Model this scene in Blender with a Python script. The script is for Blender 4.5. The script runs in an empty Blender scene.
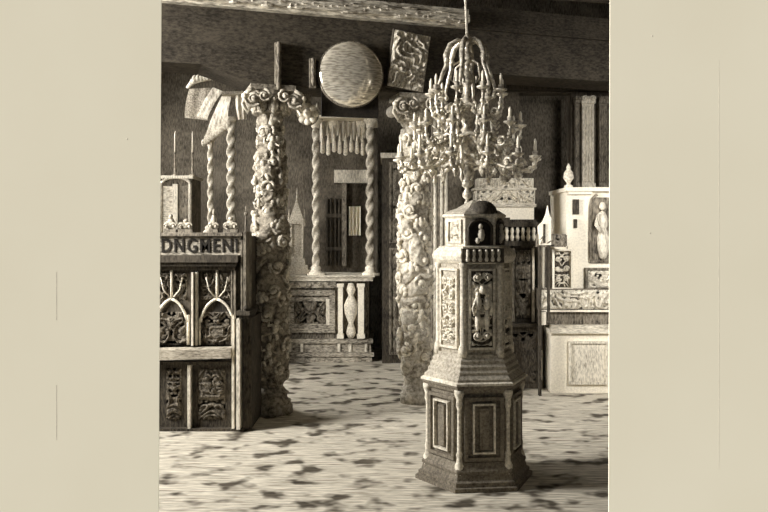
import bpy, math, random
from mathutils import Vector, Matrix, noise
R = random.Random(7)
PI = math.pi
sc = bpy.context.scene
COL = sc.collection
FPX = 797.0          # focal length in pixels of a 768 px wide frame
EYE = 1.6            # eye height
HOR = 235.0          # row of the horizon

# ------------------------------------------------------------------ materials
def tone(v):
    t = max(0, min(1, (v - 45) / 175.0))
    r = v; g = v * (.90 + .065 * t); b = v * (.75 + .135 * t)
    f = lambda c: (c / 255 / 12.92) if c / 255 <= .04045 else ((c / 255 + .055) / 1.055) ** 2.4
    return (f(r), f(g), f(b), 1)

MATS = {}
def etch(name, lo, hi, scale=(40, 40, 10), mid=.5, con=.17, rough=.75, metal=0, spec=.2):
    """drawn-looking surface: two inks mixed by a stretched fine grain and a broad unevenness"""
    if name in MATS: return MATS[name]
    m = bpy.data.materials.new(name); m.use_nodes = True
    nt = m.node_tree; N = nt.nodes; L = nt.links
    b = N['Principled BSDF']
    b.inputs['Roughness'].default_value = rough
    b.inputs['Metallic'].default_value = metal
    b.inputs['Specular IOR Level'].default_value = spec
    tc = N.new('ShaderNodeTexCoord')
    mp = N.new('ShaderNodeMapping'); mp.inputs['Scale'].default_value = scale
    L.new(tc.outputs['Object'], mp.inputs['Vector'])
    n1 = N.new('ShaderNodeTexNoise'); n1.inputs['Scale'].default_value = 1; n1.inputs['Detail'].default_value = 3
    n1.inputs['Roughness'].default_value = .65
    L.new(mp.outputs['Vector'], n1.inputs['Vector'])
    n2 = N.new('ShaderNodeTexNoise'); n2.inputs['Scale'].default_value = 4.5; n2.inputs['Detail'].default_value = 3
    L.new(tc.outputs['Object'], n2.inputs['Vector'])
    a = N.new('ShaderNodeMath'); a.operation = 'MULTIPLY_ADD'
    L.new(n2.outputs['Fac'], a.inputs[0]); a.inputs[1].default_value = .45
    L.new(n1.outputs['Fac'], a.inputs[2])
    r = N.new('ShaderNodeValToRGB')
    r.color_ramp.elements[0].position = max(0, mid + .225 - con); r.color_ramp.elements[0].color = tone(lo)
    r.color_ramp.elements[1].position = min(1, mid + .225 + con); r.color_ramp.elements[1].color = tone(hi)
    L.new(a.outputs[0], r.inputs['Fac'])
    L.new(r.outputs['Color'], b.inputs['Base Color'])
    MATS[name] = m
    return m

V = (75, 75, 20); H = (20, 20, 75); D = (50, 50, 50)
M_dark = etch('ink_dark_oak', 36, 88, V)
M_darkh = etch('ink_dark_beam', 44, 84, (25, 40, 60), mid=.5)
M_beam = etch('ink_beam_moulding', 120, 240, (14, 40, 55))
M_wall = etch('ink_back_wall', 62, 122, (60, 60, 16))
M_walld = etch('ink_dark_wall', 60, 112, (50, 50, 20))
M_ceil = etch('ink_ceiling', 45, 120, (12, 40, 40))
M_mid = etch('ink_mid_wood', 50, 152, V)
M_midh = etch('ink_mid_wood_cross', 62, 190, H)
M_pale = etch('ink_pale_wood', 128, 226, V, mid=.42)
M_paleh = etch('ink_pale_wood_cross', 120, 226, H, mid=.43)
M_stone = etch('ink_white_plaster', 206, 246, D, mid=.36, con=.22)
M_ivory = etch('ink_pale_carving', 150, 244, D, mid=.42, con=.22)
M_carve = etch('ink_column_carving', 150, 244, (30, 30, 30), mid=.40, con=.22)
M_shaft = etch('ink_column_ground', 70, 170, (30, 30, 30), mid=.5, con=.2)
M_brass = etch('ink_brass', 106, 246, (32, 32, 32), mid=.48, con=.17, rough=.36, metal=.25, spec=.6)
M_cloth = etch('ink_cloth', 115, 215, (60, 60, 14), mid=.44)
M_roof = etch('ink_roof_cloth', 90, 170, D)
M_grey = etch('ink_grey_carving', 104, 206, D, mid=.45, con=.22)
M_worn = etch('ink_worn_oak', 92, 186, H, mid=.48)
M_oak = etch('ink_oak_carving', 52, 128, D)
M_letter = etch('ink_letter', 28, 50, D)

def mirror_mat():
    m = bpy.data.materials.new('convex_mirror_glass'); m.use_nodes = True
    nt = m.node_tree; N = nt.nodes; L = nt.links; b = N['Principled BSDF']
    b.inputs['Metallic'].default_value = .62; b.inputs['Roughness'].default_value = .1
    tc = N.new('ShaderNodeTexCoord'); mp = N.new('ShaderNodeMapping'); mp.inputs['Scale'].default_value = (16, 16, 75)  # flat dashes put the floor's reflection into the glass colour
    n = N.new('ShaderNodeTexNoise'); n.inputs['Scale'].default_value = 1; n.inputs['Detail'].default_value = 3
    r = N.new('ShaderNodeValToRGB')
    r.color_ramp.elements[0].position = .36; r.color_ramp.elements[0].color = tone(180)
    r.color_ramp.elements[1].position = .6; r.color_ramp.elements[1].color = tone(252)
    L.new(tc.outputs['Object'], mp.inputs[0]); L.new(mp.outputs[0], n.inputs['Vector'])
    L.new(n.outputs['Fac'], r.inputs[0]); L.new(r.outputs[0], b.inputs['Base Color'])
    return m

def floor_mat():
    m = bpy.data.materials.new('spotted_floor'); m.use_nodes = True
    nt = m.node_tree; N = nt.nodes; L = nt.links; b = N['Principled BSDF']
    b.inputs['Roughness'].default_value = .85; b.inputs['Specular IOR Level'].default_value = .1
    tc = N.new('ShaderNodeTexCoord')
    def nz(scale, detail, rough=.5, off=(0, 0, 0)):
        mp = N.new('ShaderNodeMapping'); mp.inputs['Scale'].default_value = scale; mp.inputs['Location'].default_value = off
        n = N.new('ShaderNodeTexNoise'); n.inputs['Scale'].default_value = 1; n.inputs['Detail'].default_value = detail
        n.inputs['Roughness'].default_value = rough
        L.new(tc.outputs['Object'], mp.inputs[0]); L.new(mp.outputs[0], n.inputs['Vector'])
        return n.outputs['Fac']
    def ramp(src, p0, c0, p1, c1):
        r = N.new('ShaderNodeValToRGB')
        r.color_ramp.elements[0].position = p0; r.color_ramp.elements[0].color = c0
        r.color_ramp.elements[1].position = p1; r.color_ramp.elements[1].color = c1
        L.new(src, r.inputs[0]); return r.outputs[0]
    def math_(op, a, b_):
        q = N.new('ShaderNodeMath'); q.operation = op
        for i, x in enumerate((a, b_)):
            if isinstance(x, (int, float)): q.inputs[i].default_value = x
            else: L.new(x, q.inputs[i])
        return q.outputs[0]
    # dark spots of a hand's breadth
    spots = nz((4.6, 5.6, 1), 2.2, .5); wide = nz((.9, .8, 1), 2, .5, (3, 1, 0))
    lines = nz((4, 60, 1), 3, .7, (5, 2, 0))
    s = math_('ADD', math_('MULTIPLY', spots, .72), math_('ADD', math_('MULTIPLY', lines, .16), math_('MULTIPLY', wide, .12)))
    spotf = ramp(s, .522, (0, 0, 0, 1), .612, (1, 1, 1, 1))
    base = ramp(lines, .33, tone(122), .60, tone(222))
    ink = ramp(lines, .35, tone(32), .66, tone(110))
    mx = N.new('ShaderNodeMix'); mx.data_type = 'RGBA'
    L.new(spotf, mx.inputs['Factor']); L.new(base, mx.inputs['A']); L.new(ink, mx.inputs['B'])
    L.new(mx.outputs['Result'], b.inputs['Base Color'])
    return m

def paper_mat():
    m = bpy.data.materials.new('cream_paper'); m.use_nodes = True
    nt = m.node_tree; N = nt.nodes; L = nt.links; b = N['Principled BSDF']
    b.inputs['Roughness'].default_value = .95; b.inputs['Specular IOR Level'].default_value = .05
    tc = N.new('ShaderNodeTexCoord')
    n = N.new('ShaderNodeTexNoise'); n.inputs['Scale'].default_value = 1.1; n.inputs['Detail'].default_value = 6
    r = N.new('ShaderNodeValToRGB')
    r.color_ramp.elements[0].position = .3; r.color_ramp.elements[0].color = PAPER_A
    r.color_ramp.elements[1].position = .7; r.color_ramp.elements[1].color = PAPER_B
    L.new(tc.outputs['Object'], n.inputs['Vector']); L.new(n.outputs['Fac'], r.inputs[0]); L.new(r.outputs[0], b.inputs['Base Color'])
    return m
PAPER_A = (.790, .735, .580, 1)
PAPER_B = (.825, .772, .618, 1)

# ------------------------------------------------------------------ mesh builder
class MB:
    def __init__(s): s.v = []; s.f = []
    def add(s, vs, fs, M=None):
        o = len(s.v)
        s.v += [tuple(M @ Vector(v)) if M is not None else tuple(v) for v in vs]
        s.f += [tuple(o + i for i in f) for f in fs]
        return s
    def box(s, x0, x1, y0, y1, z0, z1, M=None, bev=0.0):
        if x0 > x1: x0, x1 = x1, x0
        if y0 > y1: y0, y1 = y1, y0
        if z0 > z1: z0, z1 = z1, z0
        vs = [(x, y, z) for z in (z0, z1) for y in (y0, y1) for x in (x0, x1)]
        return s.add(vs, [(0, 2, 3, 1), (4, 5, 7, 6), (0, 1, 5, 4), (2, 6, 7, 3), (0, 4, 6, 2), (1, 3, 7, 5)], M)
    def lathe(s, prof, n=24, M=None, fn=None):
        vs = []; k = len(prof)
        for (r, z) in prof:
            for i in range(n):
                a = 2 * PI * i / n
                q = r if fn is None else fn(r, a, z)
                vs.append((q * math.cos(a), q * math.sin(a), z))
        fs = [(j * n + i, j * n + (i + 1) % n, (j + 1) * n + (i + 1) % n, (j + 1) * n + i) for j in range(k - 1) for i in range(n)]
        fs.append(tuple(range(n - 1, -1, -1))); fs.append(tuple((k - 1) * n + i for i in range(n)))
        return s.add(vs, fs, M)
    def tube(s, pts, r, n=7, M=None):
        pts = [Vector(p) for p in pts]; k = len(pts)
        rs = r if isinstance(r, (list, tuple)) else [r] * k
        vs = []; up = Vector((.31, .17, .93)).normalized()
        for i, p in enumerate(pts):
            t = (pts[min(k - 1, i + 1)] - pts[max(0, i - 1)])
            t = t.normalized() if t.length > 1e-9 else Vector((0, 0, 1))
            a = t.cross(up)
            a = a.normalized() if a.length > 1e-4 else t.orthogonal().normalized()
            b = t.cross(a)
            for j in range(n):
                th = 2 * PI * j / n
                vs.append(p + (a * math.cos(th) + b * math.sin(th)) * rs[i])
        fs = [(j * n + i, j * n + (i + 1) % n, (j + 1) * n + (i + 1) % n, (j + 1) * n + i) for j in range(k - 1) for i in range(n)]
        fs.append(tuple(range(n - 1, -1, -1))); fs.append(tuple((k - 1) * n + i for i in range(n)))
        return s.add(vs, fs, M)
    def ball(s, c, r, n=10, M=None):
        rx, ry, rz = (r, r, r) if not isinstance(r, (tuple, list)) else r
        vs = [(c[0], c[1], c[2] - rz)]; m = max(4, n // 2)
        for j in range(1, m):
            ph = -PI / 2 + PI * j / m
            for i in range(n):
                a = 2 * PI * i / n
                vs.append((c[0] + rx * math.cos(ph) * math.cos(a), c[1] + ry * math.cos(ph) * math.sin(a), c[2] + rz * math.sin(ph)))
        vs.append((c[0], c[1], c[2] + rz)); t = len(vs) - 1
        fs = [(0, 1 + (i + 1) % n, 1 + i) for i in range(n)]
        for j in range(m - 2):
            for i in range(n):
                a = 1 + j * n + i; b = 1 + j * n + (i + 1) % n
                fs.append((a, b, b + n, a + n))
        fs += [(t, 1 + (m - 2) * n + i, 1 + (m - 2) * n + (i + 1) % n) for i in range(n)]
        return s.add(vs, fs, M)
    def prism(s, poly, y0, y1, M=None):
        """outline in x,z pushed from y0 to y1"""
        n = len(poly)
        vs = [(x, y0, z) for x, z in poly] + [(x, y1, z) for x, z in poly]
        fs = [tuple(range(n)), tuple(range(2 * n - 1, n - 1, -1))] + [(i, i + n, (i + 1) % n + n, (i + 1) % n) for i in range(n)]
        return s.add(vs, fs, M)
    def frame(s, x0, x1, z0, z1, w, y0, y1, M=None):
        s.box(x0, x1, y0, y1, z0, z0 + w, M); s.box(x0, x1, y0, y1, z1 - w, z1, M)
        s.box(x0, x0 + w, y0, y1, z0 + w, z1 - w, M); s.box(x1 - w, x1, y0, y1, z0 + w, z1 - w, M)
        return s
    def scroll(s, c, r, turns=1.3, a0=0, th=.01, flip=1, M=None, n=14):
        pts = []; rad = []
        for i in range(n + 1):
            t = i / n; a = a0 + flip * t * turns * 2 * PI; q = r * (1 - .75 * t)
            pts.append((c[0] + q * math.cos(a), c[1] - .4 * th * t * 3, c[2] + q * math.sin(a))); rad.append(th * (1 - .45 * t))
        s.tube(pts, rad, 6, M)
        return s.ball((c[0], c[1] - th, c[2]), th * 1.5, 7, M)
    def relief(s, x0, x1, z0, z1, y, depth, seed=0, freq=14, M=None, res=None, sym=True):
        """carved foliage: a height field standing out of the plane y towards -y"""
        w, h = x1 - x0, z1 - z0
        st = res or max(w, h) / 60
        nx = max(6, int(w / st)); nz = max(6, int(h / st)); cx = (x0 + x1) / 2
        vs = []
        for j in range(nz + 1):
            for i in range(nx + 1):
                x = x0 + w * i / nx; z = z0 + h * j / nz
                u = abs(x - cx) if sym else x
                e = min(1, min(i, nx - i, j, nz - j) / 2.5)
                wx = noise.noise(Vector((u * freq * .45, z * freq * .45, seed + 3.1)))
                wz = noise.noise(Vector((u * freq * .45 + 9, z * freq * .45, seed + 7.7)))
                q = noise.noise(Vector((u * freq + wx * 2.2, z * freq + wz * 2.2, seed)))
                q2 = noise.noise(Vector((u * freq * 2.3 + wx, z * freq * 2.3, seed + 20)))
                hgt = max(0, .55 - abs(q) * 2.6) * 1.5 + .35 * max(0, q2)
                vs.append((x, y - depth * e * min(1, hgt), z))
        fs = [(j * (nx + 1) + i, j * (nx + 1) + i + 1, (j + 1) * (nx + 1) + i + 1, (j + 1) * (nx + 1) + i) for j in range(nz) for i in range(nx)]
        o = len(vs)
        return s.add(vs, fs, M)
    def build(s, name, mat, parent=None, smooth=False, loc=None):
        me = bpy.data.meshes.new(name); me.from_pydata(s.v, [], s.f); me.update()
        if smooth: me.polygons.foreach_set('use_smooth', [True] * len(me.polygons))
        me.materials.append(mat)
        o = bpy.data.objects.new(name, me); COL.objects.link(o)
        if parent is not None: o.parent = parent
        if loc: o.location = loc
        return o

def tag(o, label, cat, group=None):
    o['label'] = label; o['category'] = cat
    if group: o['group'] = group
    return o
def thing(name, label, cat, loc, rz=0, group=None):
    o = bpy.data.objects.new(name, None); COL.objects.link(o)
    o.empty_display_size = .1; o.location = loc; o.rotation_euler = (0, 0, rz)
    return tag(o, label, cat, group)
def struct(o): o['kind'] = 'structure'; return o

class Fr:
    """metres beside a thing's base: x0 the column of its base, d its distance from the eye"""
    def __init__(s, x0, d): s.x0 = x0; s.d = d; s.s = d / FPX; s.loc = ((x0 - 384) * s.s, d, 0)
    def X(s, px): return (px - s.x0) * s.s
    def Z(s, py): return EYE - (py - HOR) * s.s
    def box(s, mb, px0, px1, py0, py1, y0, y1, M=None): return mb.box(s.X(px0), s.X(px1), y0, y1, s.Z(py1), s.Z(py0), M)

# ------------------------------------------------------------------ camera, paper sheet
cam = bpy.data.cameras.new('camera'); co = bpy.data.objects.new('camera', cam); COL.objects.link(co)
co.location = (0, 0, EYE); co.rotation_euler = (PI / 2, 0, 0)
cam.sensor_width = 36; cam.lens = 36 * FPX / 768; cam.shift_y = (HOR - 256) / 768; cam.clip_start = .05
sc.camera = co

DP = 4.0; sp = DP / FPX
px_ = lambda p: (p - 384) * sp
pz_ = lambda p: EYE - (p - HOR) * sp
sheet = thing('paper_sheet', 'large cream paper sheet whose wide blank margins surround the etched church interior', 'paper sheet', (0, DP, 0))
mb = MB()
z0, z1 = 0.0, 3.6; xl, xr = -2.7, 2.7
oz0, oz1 = pz_(517.0), pz_(-30)
op = [(px_(158.6), oz0), (px_(608.6), oz0), (px_(610.0), oz1), (px_(161.6), oz1)]
out = [(xl, z0), (xr, z0), (xr, z1), (xl, z1)]
vs = []
for y in (0, .004):
    vs += [(x, y, z) for x, z in out] + [(x, y, z) for x, z in op]
fs = []
for i in range(4):
    j = (i + 1) % 4
    fs.append((i, j, 4 + j, 4 + i)); fs.append((8 + j, 8 + i, 12 + i, 12 + j))
    fs.append((j, i, 8 + i, 8 + j)); fs.append((4 + i, 4 + j, 12 + j, 12 + i))
mb.add(vs, fs)
M_paper = paper_mat()
mb.build('margin', M_paper, sheet)
M_plate = etch('plate_line', 188, 212, (3, 3, 3), mid=.4, con=.2)
for px, tp, bt in ((56.5, 272, 320), (56.5, 385, 440)):
    b = MB(); b.box(px_(px) - .0012, px_(px) + .0012, -.0003, .0, pz_(bt), pz_(tp)); b.build('plate_mark', M_plate, sheet)
M_edge = etch('plate_edge', 214, 226, (6, 6, 6), mid=.4, con=.2)
b = MB(); b.box(px_(719) - .001, px_(719) + .001, -.0002, .0, pz_(470), pz_(60)); b.build('plate_mark', M_edge, sheet)
for (px, py) in ((127, 139), (652, 36), (650, 233)):
    b = MB(); b.ball((px_(px), 0, pz_(py)), (.0035, .0012, .003), 8); b.build('foxing_spot', M_plate, sheet)

# ------------------------------------------------------------------ room shell
XL, XR, YB, ZC = -4.6, 5.2, 11.3, 5.0
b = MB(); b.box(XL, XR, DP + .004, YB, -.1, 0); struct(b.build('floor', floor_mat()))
b = MB(); b.box(XL, XR, DP + .004, YB, ZC, ZC + .1); struct(b.build('ceiling', M_ceil))
b = MB(); b.box(XL, XR, YB, YB + .1, 0, ZC); struct(b.build('wall_back', M_wall))
b = MB(); yf = DP + .006
b.box(XL - .1, px_(150), yf, yf + .06, 0, ZC); b.box(px_(619), 2.75, yf, yf + .06, 0, ZC); b.box(3.85, XR, yf, yf + .06, 0, ZC); b.box(2.75, 3.85, yf, yf + .06, 0, 2.05); b.box(2.75, 3.85, yf, yf + .06, 3.35, ZC); b.box(px_(150), px_(619), yf, yf + .06, pz_(-45), ZC)
struct(b.build('sun_blocking_wall_front', M_dark))  # unseen wall added to keep the sun out around the sheet
b = MB(); b.box(XR, XR + .1, DP, YB, 0, ZC); struct(b.build('wall_right', M_walld))
# left wall with two tall windows
W1 = (4.3, 6.9); W2 = (8.3, 10.9); WZ = (1.7, 4.5)
b = MB()
b.box(XL - .1, XL, DP, W1[0], 0, ZC); b.box(XL - .1, XL, W1[1], W2[0], 0, ZC); b.box(XL - .1, XL, W2[1], YB, 0, ZC)
for w in (W1, W2): b.box(XL - .1, XL, w[0], w[1], 0, WZ[0]); b.box(XL - .1, XL, w[0], w[1], WZ[1], ZC)
struct(b.build('wall_left', M_wall))
for k, w in enumerate((W1, W2)):
    b = MB()
    Mx = Matrix.Translation((XL - .05, 0, 0)) @ Matrix.Rotation(PI / 2, 4, 'Z')
    b.frame(w[0], w[1], WZ[0], WZ[1], .06, -.03, .03, Mx)
    for t in (1, 2): x = w[0] + (w[1] - w[0]) * t / 3; b.box(x - .02, x + .02, -.02, .02, WZ[0] + .06, WZ[1] - .06, Mx)
    wn = struct(b.build('window_%d' % (k + 1), M_dark))
    b = MB(); b.box(w[0] + .05, w[1] - .05, -.006, .006, WZ[0] + .05, WZ[1] - .05, Mx); b.build('sun_blocking_plate', M_stone, wn)  # opaque plate added to keep the raking sun out of the room

b = MB(); b.frame(2.75, 3.85, 2.05, 3.35, .05, DP + .0, DP + .06); b.box(3.285, 3.315, DP + .02, DP + .06, 2.1, 3.3)
wn = struct(b.build('window_3', M_dark)); b = MB(); b.box(2.79, 3.81, DP + .03, DP + .04, 2.09, 3.31); b.build('sun_blocking_plate', M_stone, wn)  # unseen window and opaque plate, added to go with the fill lamp
# lintel carried by the two carved pillars, with its light cornice
LA = math.atan2(.43, 1.33)
b = MB(); b.prism([(-2.6, 3.58), (-2.6, 3.08), (-.62, 3.08), (-.14, 2.932), (-.14, 3.58)], -.16, .3); b.box(-.14, 1.95, -.16, .3, 2.932, 3.58); b.box(1.95, 4.4, -.16, .3, 3.17, 3.58)
lin = struct(b.build('lintel_beam', M_darkh)); lin.location = (-1.04, 7.25, 0); lin.rotation_euler = (0, 0, LA)
b = MB(); b.box(-2.6, 1.85, -.24, .3, 3.58, 3.61); b.box(-2.6, 1.85, -.30, .3, 3.61, 3.68); b.box(-2.6, 1.85, -.27, .3, 3.68, 3.74)
x = -2.6
while x < 1.8: b.ball((x, -.275, 3.645 + R.uniform(-.035, .06)), (R.uniform(.03, .1), .035, R.uniform(.012, .03)), 7); x += R.uniform(.03, .07)
cor = struct(b.build('trim_2', M_beam)); cor.location = (-1.04, 7.25, 0); cor.rotation_euler = (0, 0, LA)
b = MB(); b.box(1.85, 4.4, -.2, .3, 3.58, 3.8)
c2 = struct(b.build('trim_3', M_darkh)); c2.location = (-1.04, 7.25, 0); c2.rotation_euler = (0, 0, LA)
b = MB(); b.box(-4, 4, -.12, .12, 3.86, 4.1)
c3 = struct(b.build('ceiling_beam', M_ceil)); c3.location = (.6, 7.35, 0); c3.rotation_euler = (0, 0, LA * .6)  # second beam, below the ceiling

# ------------------------------------------------------------------ carved pillars
def foliage(a, z, r, seed):
    """how far the carving stands out, in metres"""
    u = a * r
    p = Vector((math.cos(a) * r * 9.5, math.sin(a) * r * 9.5, z * 7.5 + seed))
    wv = noise.noise_vector(p * .6)
    f = noise.voronoi(p * .75 + wv * .7)[0]
    lump = max(0, 1 - f[0] * 1.35)
    edge = max(0, .22 - (f[1] - f[0])) * 2.0
    rg = 1 - abs(noise.noise(p * 1.7 + wv)) * 2.2
    vine = math.cos(2 * a + z * 9 + seed) * .5 + .5
    return .045 * lump - .045 * edge + .016 * max(0, rg) + .018 * vine
def interp(tab, z):
    for (z0, r0), (z1, r1) in zip(tab, tab[1:]):
        if z0 <= z <= z1:
            t = (z - z0) / (z1 - z0); t = t * t * (3 - 2 * t); return r0 + (r1 - r0) * t
    return tab[-1][1] if z > tab[-1][0] else tab[0][1]
def pillar(label, d, cx, prof, seed, z_top, base_h, basew, M_shaft, M_leaf):
    f = Fr(cx, d); t = thing('carved_pillar', label, 'pillar', f.loc, .3, 'carved pillars under the lintel')
    zs0, zs1 = base_h, z_top - .24
    n = 110; k = 330; pf = [(1, zs0 + (zs1 - zs0) * i / k) for i in range(k + 1)]
    b = MB(); b.lathe(pf, n, fn=lambda r, a, z: interp(prof, z) + foliage(a, z, interp(prof, z), seed))
    sh = b.build('shaft', M_shaft, t, True)  # ground darker than the leaves: shade between carvings put into the colour
    # curling acanthus leaves, scrolls and small winged heads carved on the shaft
    rr = random.Random(int(seed)); b = MB(); N_ = 84
    for i in range(N_):
        z = zs0 + .15 + (zs1 - zs0 - .22) * i / N_; a = i * 2.399 + rr.random() * .6
        r = interp(prof, z) + .016
        Mx = Matrix.Rotation(a + PI / 2, 4, 'Z') @ Matrix.Translation((0, -r, z)) @ Matrix.Rotation(rr.uniform(-.5, .5), 4, 'Y')
        kind = i % 4
        if kind in (0, 2):
            b.scroll((0, 0, 0), rr.uniform(.055, .085), 1.2, rr.uniform(0, 6), .019, rr.choice((1, -1)), Mx, 12)
        elif kind == 1:      # a leaf of five lobes
            for q in range(5):
                an = PI * (q / 4) ; b.ball((.05 * math.cos(an), -.005, .05 * math.sin(an)), (.022, .02, .03), 8, Mx)
            b.ball((0, -.012, .012), (.03, .022, .045), 9, Mx)
        else:                # a small figure
            b.ball((0, -.02, .075), (.028, .028, .034), 9, Mx); b.ball((0, -.012, .015), (.034, .03, .05), 9, Mx)
            for sg in (-1, 1):
                b.tube([(sg * .025, -.01, .045), (sg * .065, -.015, .03), (sg * .07, -.012, .075)], [.015, .013, .01], 6, Mx)
                b.tube([(sg * .015, -.01, -.02), (sg * .035, -.025, -.06), (sg * .02, -.005, -.10)], [.019, .017, .012], 6, Mx)
    b.build('foliage', M_leaf, sh, True)
    b = MB()
    b.lathe([(basew, 0), (basew, base_h * .34), (basew * .9, base_h * .38), (basew * .93, base_h * .55), (basew * .78, base_h * .62), (basew * .74, base_h * .8), (basew * .84, base_h * .9), (basew * .7, base_h), (basew * .6, base_h + .03)], 40)
    b.build('base', M_shaft, t, True)  # base keeps the darker ground tone, its shade put into the colour
    b = MB()
    b.lathe([(.13, zs1 - .02), (.17, zs1), (.15, zs1 + .05), (.16, zs1 + .12), (.2, zs1 + .19)], 28)
    b.box(-.2, .2, -.17, .17, zs1 + .19, z_top)
    cap = b.build('capital', M_shaft, t)
    for sgn in (-1, 1):
        for yy in (-.2,):
            b = MB(); b.scroll((sgn * .18, yy, zs1 + .1), .085, 1.7, PI / 2, .019, -sgn)
            b.scroll((sgn * .09, yy - .02, zs1 + .13), .06, 1.3, PI / 2, .013, sgn)
            b.tube([(sgn * .18, .17, zs1 + .1), (sgn * .18, -.17, zs1 + .1)], .055, 10)
            b.build('volute', M_grey, cap, True)
    for i in range(5):
        b = MB(); a = PI + PI * (i + .5) / 5; Ma = Matrix.Rotation(a + PI / 2, 4, 'Z') @ Matrix.Translation((0, -.165, zs1 + .05))
        b.ball((0, 0, 0), (.03, .025, .07), 9, Ma); b.scroll((0, -.035, .06), .03, 1.2, 0, .012, 1, Ma, 8)
        for sg in (-1, 1): b.ball((sg * .03, .0, .0), (.018, .018, .04), 7, Ma)
        b.build('leaf', M_grey, cap, True)
    for sgn in (-1, 1):
        b = MB(); b.tube([(sgn * .19, -.18, zs1 + .19), (sgn * .25, -.19, zs1 + .15), (sgn * .27, -.19, zs1 + .05), (sgn * .23, -.19, zs1 - .02), (sgn * .2, -.19, zs1 + .04)], [.012, .018, .02, .018, .012], 7)
        b.ball((sgn * .26, -.2, zs1 + .12), .028, 8); b.build('hooked_leaf', M_carve, cap, True)
    return t
P1 = pillar('stout foliage-carved pillar standing beside the lettered choir stall', 7.2, 270.5, [(0, .13), (.22, .09), (.38, .12), (.62, .135), (.9, .115), (1.05, .135), (1.3, .12), (1.5, .14), (1.85, .10), (2.1, .115), (2.4, .085), (2.8, .09)], 11, 2.93, .2, .2, M_shaft, etch('ink_foliage', 104, 214, (45, 45, 45), mid=.45, con=.2))
P2 = pillar('foliage-carved pillar standing behind the hexagonal pedestal, shaft partly hidden by it', 7.63, 414.5, [(0, .10), (.18, .07), (.3, .085), (.55, .135), (.85, .10), (1.1, .14), (1.45, .11), (1.75, .125), (2.05, .095), (2.4, .09), (2.8, .085)], 47, 2.93, .26, .135, etch('ink_column_ground_pale', 110, 210, (30, 30, 30), mid=.46, con=.2), M_carve)

# ------------------------------------------------------------------ lettered choir stall
f = Fr(200, 6.54)
stall = thing('choir_stall', 'dark wooden choir stall with lettered frieze and gothic tracery, beside the stouter pillar', 'choir stall', f.loc)
b = MB(); xl_ = 92
b.box(f.X(xl_), f.X(246), .04, .55, 0, f.Z(236)); b.build('carcass', M_dark, stall)
b = MB(); b.box(f.X(xl_), f.X(243), -.05, .1, f.Z(236), f.Z(233.5)); f.box(b, xl_, 242, 233.5, 232.5, -.02, .1)
b.build('top_rail', M_mid, stall)
b = MB(); f.box(b, xl_, 241, 236, 255, -.01, .05); fz = b.build('frieze', M_midh, stall)
cv = bpy.data.curves.new('inscription', 'FONT'); cv.body = 'DNGMENI'; cv.size = .155; cv.extrude = .006; cv.offset = .003; cv.space_character = 1.22
tmp = bpy.data.objects.new('tmp_text', cv); COL.objects.link(tmp)
bpy.context.view_layer.update()
me = bpy.data.meshes.new_from_object(tmp.evaluated_get(bpy.context.evaluated_depsgraph_get()))
bpy.data.objects.remove(tmp); bpy.data.curves.remove(cv)
xs = [v.co.x for v in me.vertices]; zs = [v.co.y for v in me.vertices]
fx = (f.X(238) - f.X(162)) / (max(xs) - min(xs)); fz_ = (f.Z(238.5) - f.Z(252.5)) / (max(zs) - min(zs))
for v in me.vertices:
    x, y, z = v.co; v.co = (f.X(162) + (x - min(xs)) * fx, -.011 - z, f.Z(252.5) + (y - min(zs)) * fz_)
me.materials.append(M_letter); ins = bpy.data.objects.new('inscription', me); COL.objects.link(ins); ins.parent = fz
ins['label'] = 'dark carved capital letters DNGMENI'
b = MB(); f.box(b, xl_, 240, 255, 262, -.10, .05); f.box(b, xl_, 238, 262, 266, -.07, .05); f.box(b, xl_, 236, 266, 270, -.03, .05)
b.build('hood_moulding', M_dark, stall)
def ogee(b, cx, w, ytop, ysplit, ybot):
    b.tube([(f.X(cx), -.0, f.Z(ytop)), (f.X(cx), -.0, f.Z(ysplit))], .011, 6)
    for sg in (-1, 1):
        pts = []
        for i in range(9):
            t = i / 8; xx = cx + sg * w * (t ** .75); yy = ysplit + (ybot - ysplit) * (t * .5 + .5 * t ** 3)
            pts.append((f.X(xx), -.0, f.Z(yy)))
        b.tube(pts, .0125, 6)
for i, (cx, w) in enumerate(((171.5, 16), (217, 17), (128, 16))):
    xa, xb = cx - w - 3, cx + w + 2
    b = MB(); f.box(b, xa, xb, 270, 345, .02, .045); pn = b.build('tracery_panel', M_dark, stall)
    b = MB(); ogee(b, cx, w, 270, 299, 322); f.box(b, cx + w - .5, cx + w + 1.5, 315, 345, -.01, .03); f.box(b, cx - w - 1, cx - w + .6, 318, 345, -.01, .03)
    for sg in (-1, 1):
        b.tube([(f.X(cx + sg * 2), 0, f.Z(297)), (f.X(cx + sg * 8), 0, f.Z(290)), (f.X(cx + sg * 11), 0, f.Z(277))], .006, 5)
    b.build('ogee_arch', M_ivory, pn, True)
    b = MB(); b.relief(f.X(xa + 3), f.X(xb - 3), f.Z(344), f.Z(312), .02, .03, i + 2, 16)
    b.relief(f.X(xa + 3), f.X(cx - 2), f.Z(300), f.Z(273), .02, .03, i + 5, 16); b.relief(f.X(cx + 2), f.X(xb - 3), f.Z(300), f.Z(273), .02, .03, i + 8, 16)
    b.build('carving', M_oak, pn, True)
b = MB(); f.box(b, 192.5, 194.5, 272, 345, -.05, .04); f.box(b, 196, 198, 272, 345, -.03, .04); b.build('mullion', M_pale, stall)
b = MB(); f.box(b, 231, 232.5, 268, 345, -.01, .04); f.box(b, 234, 236, 268, 345, -.02, .04); b.build('mullion', M_mid, stall)
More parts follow.
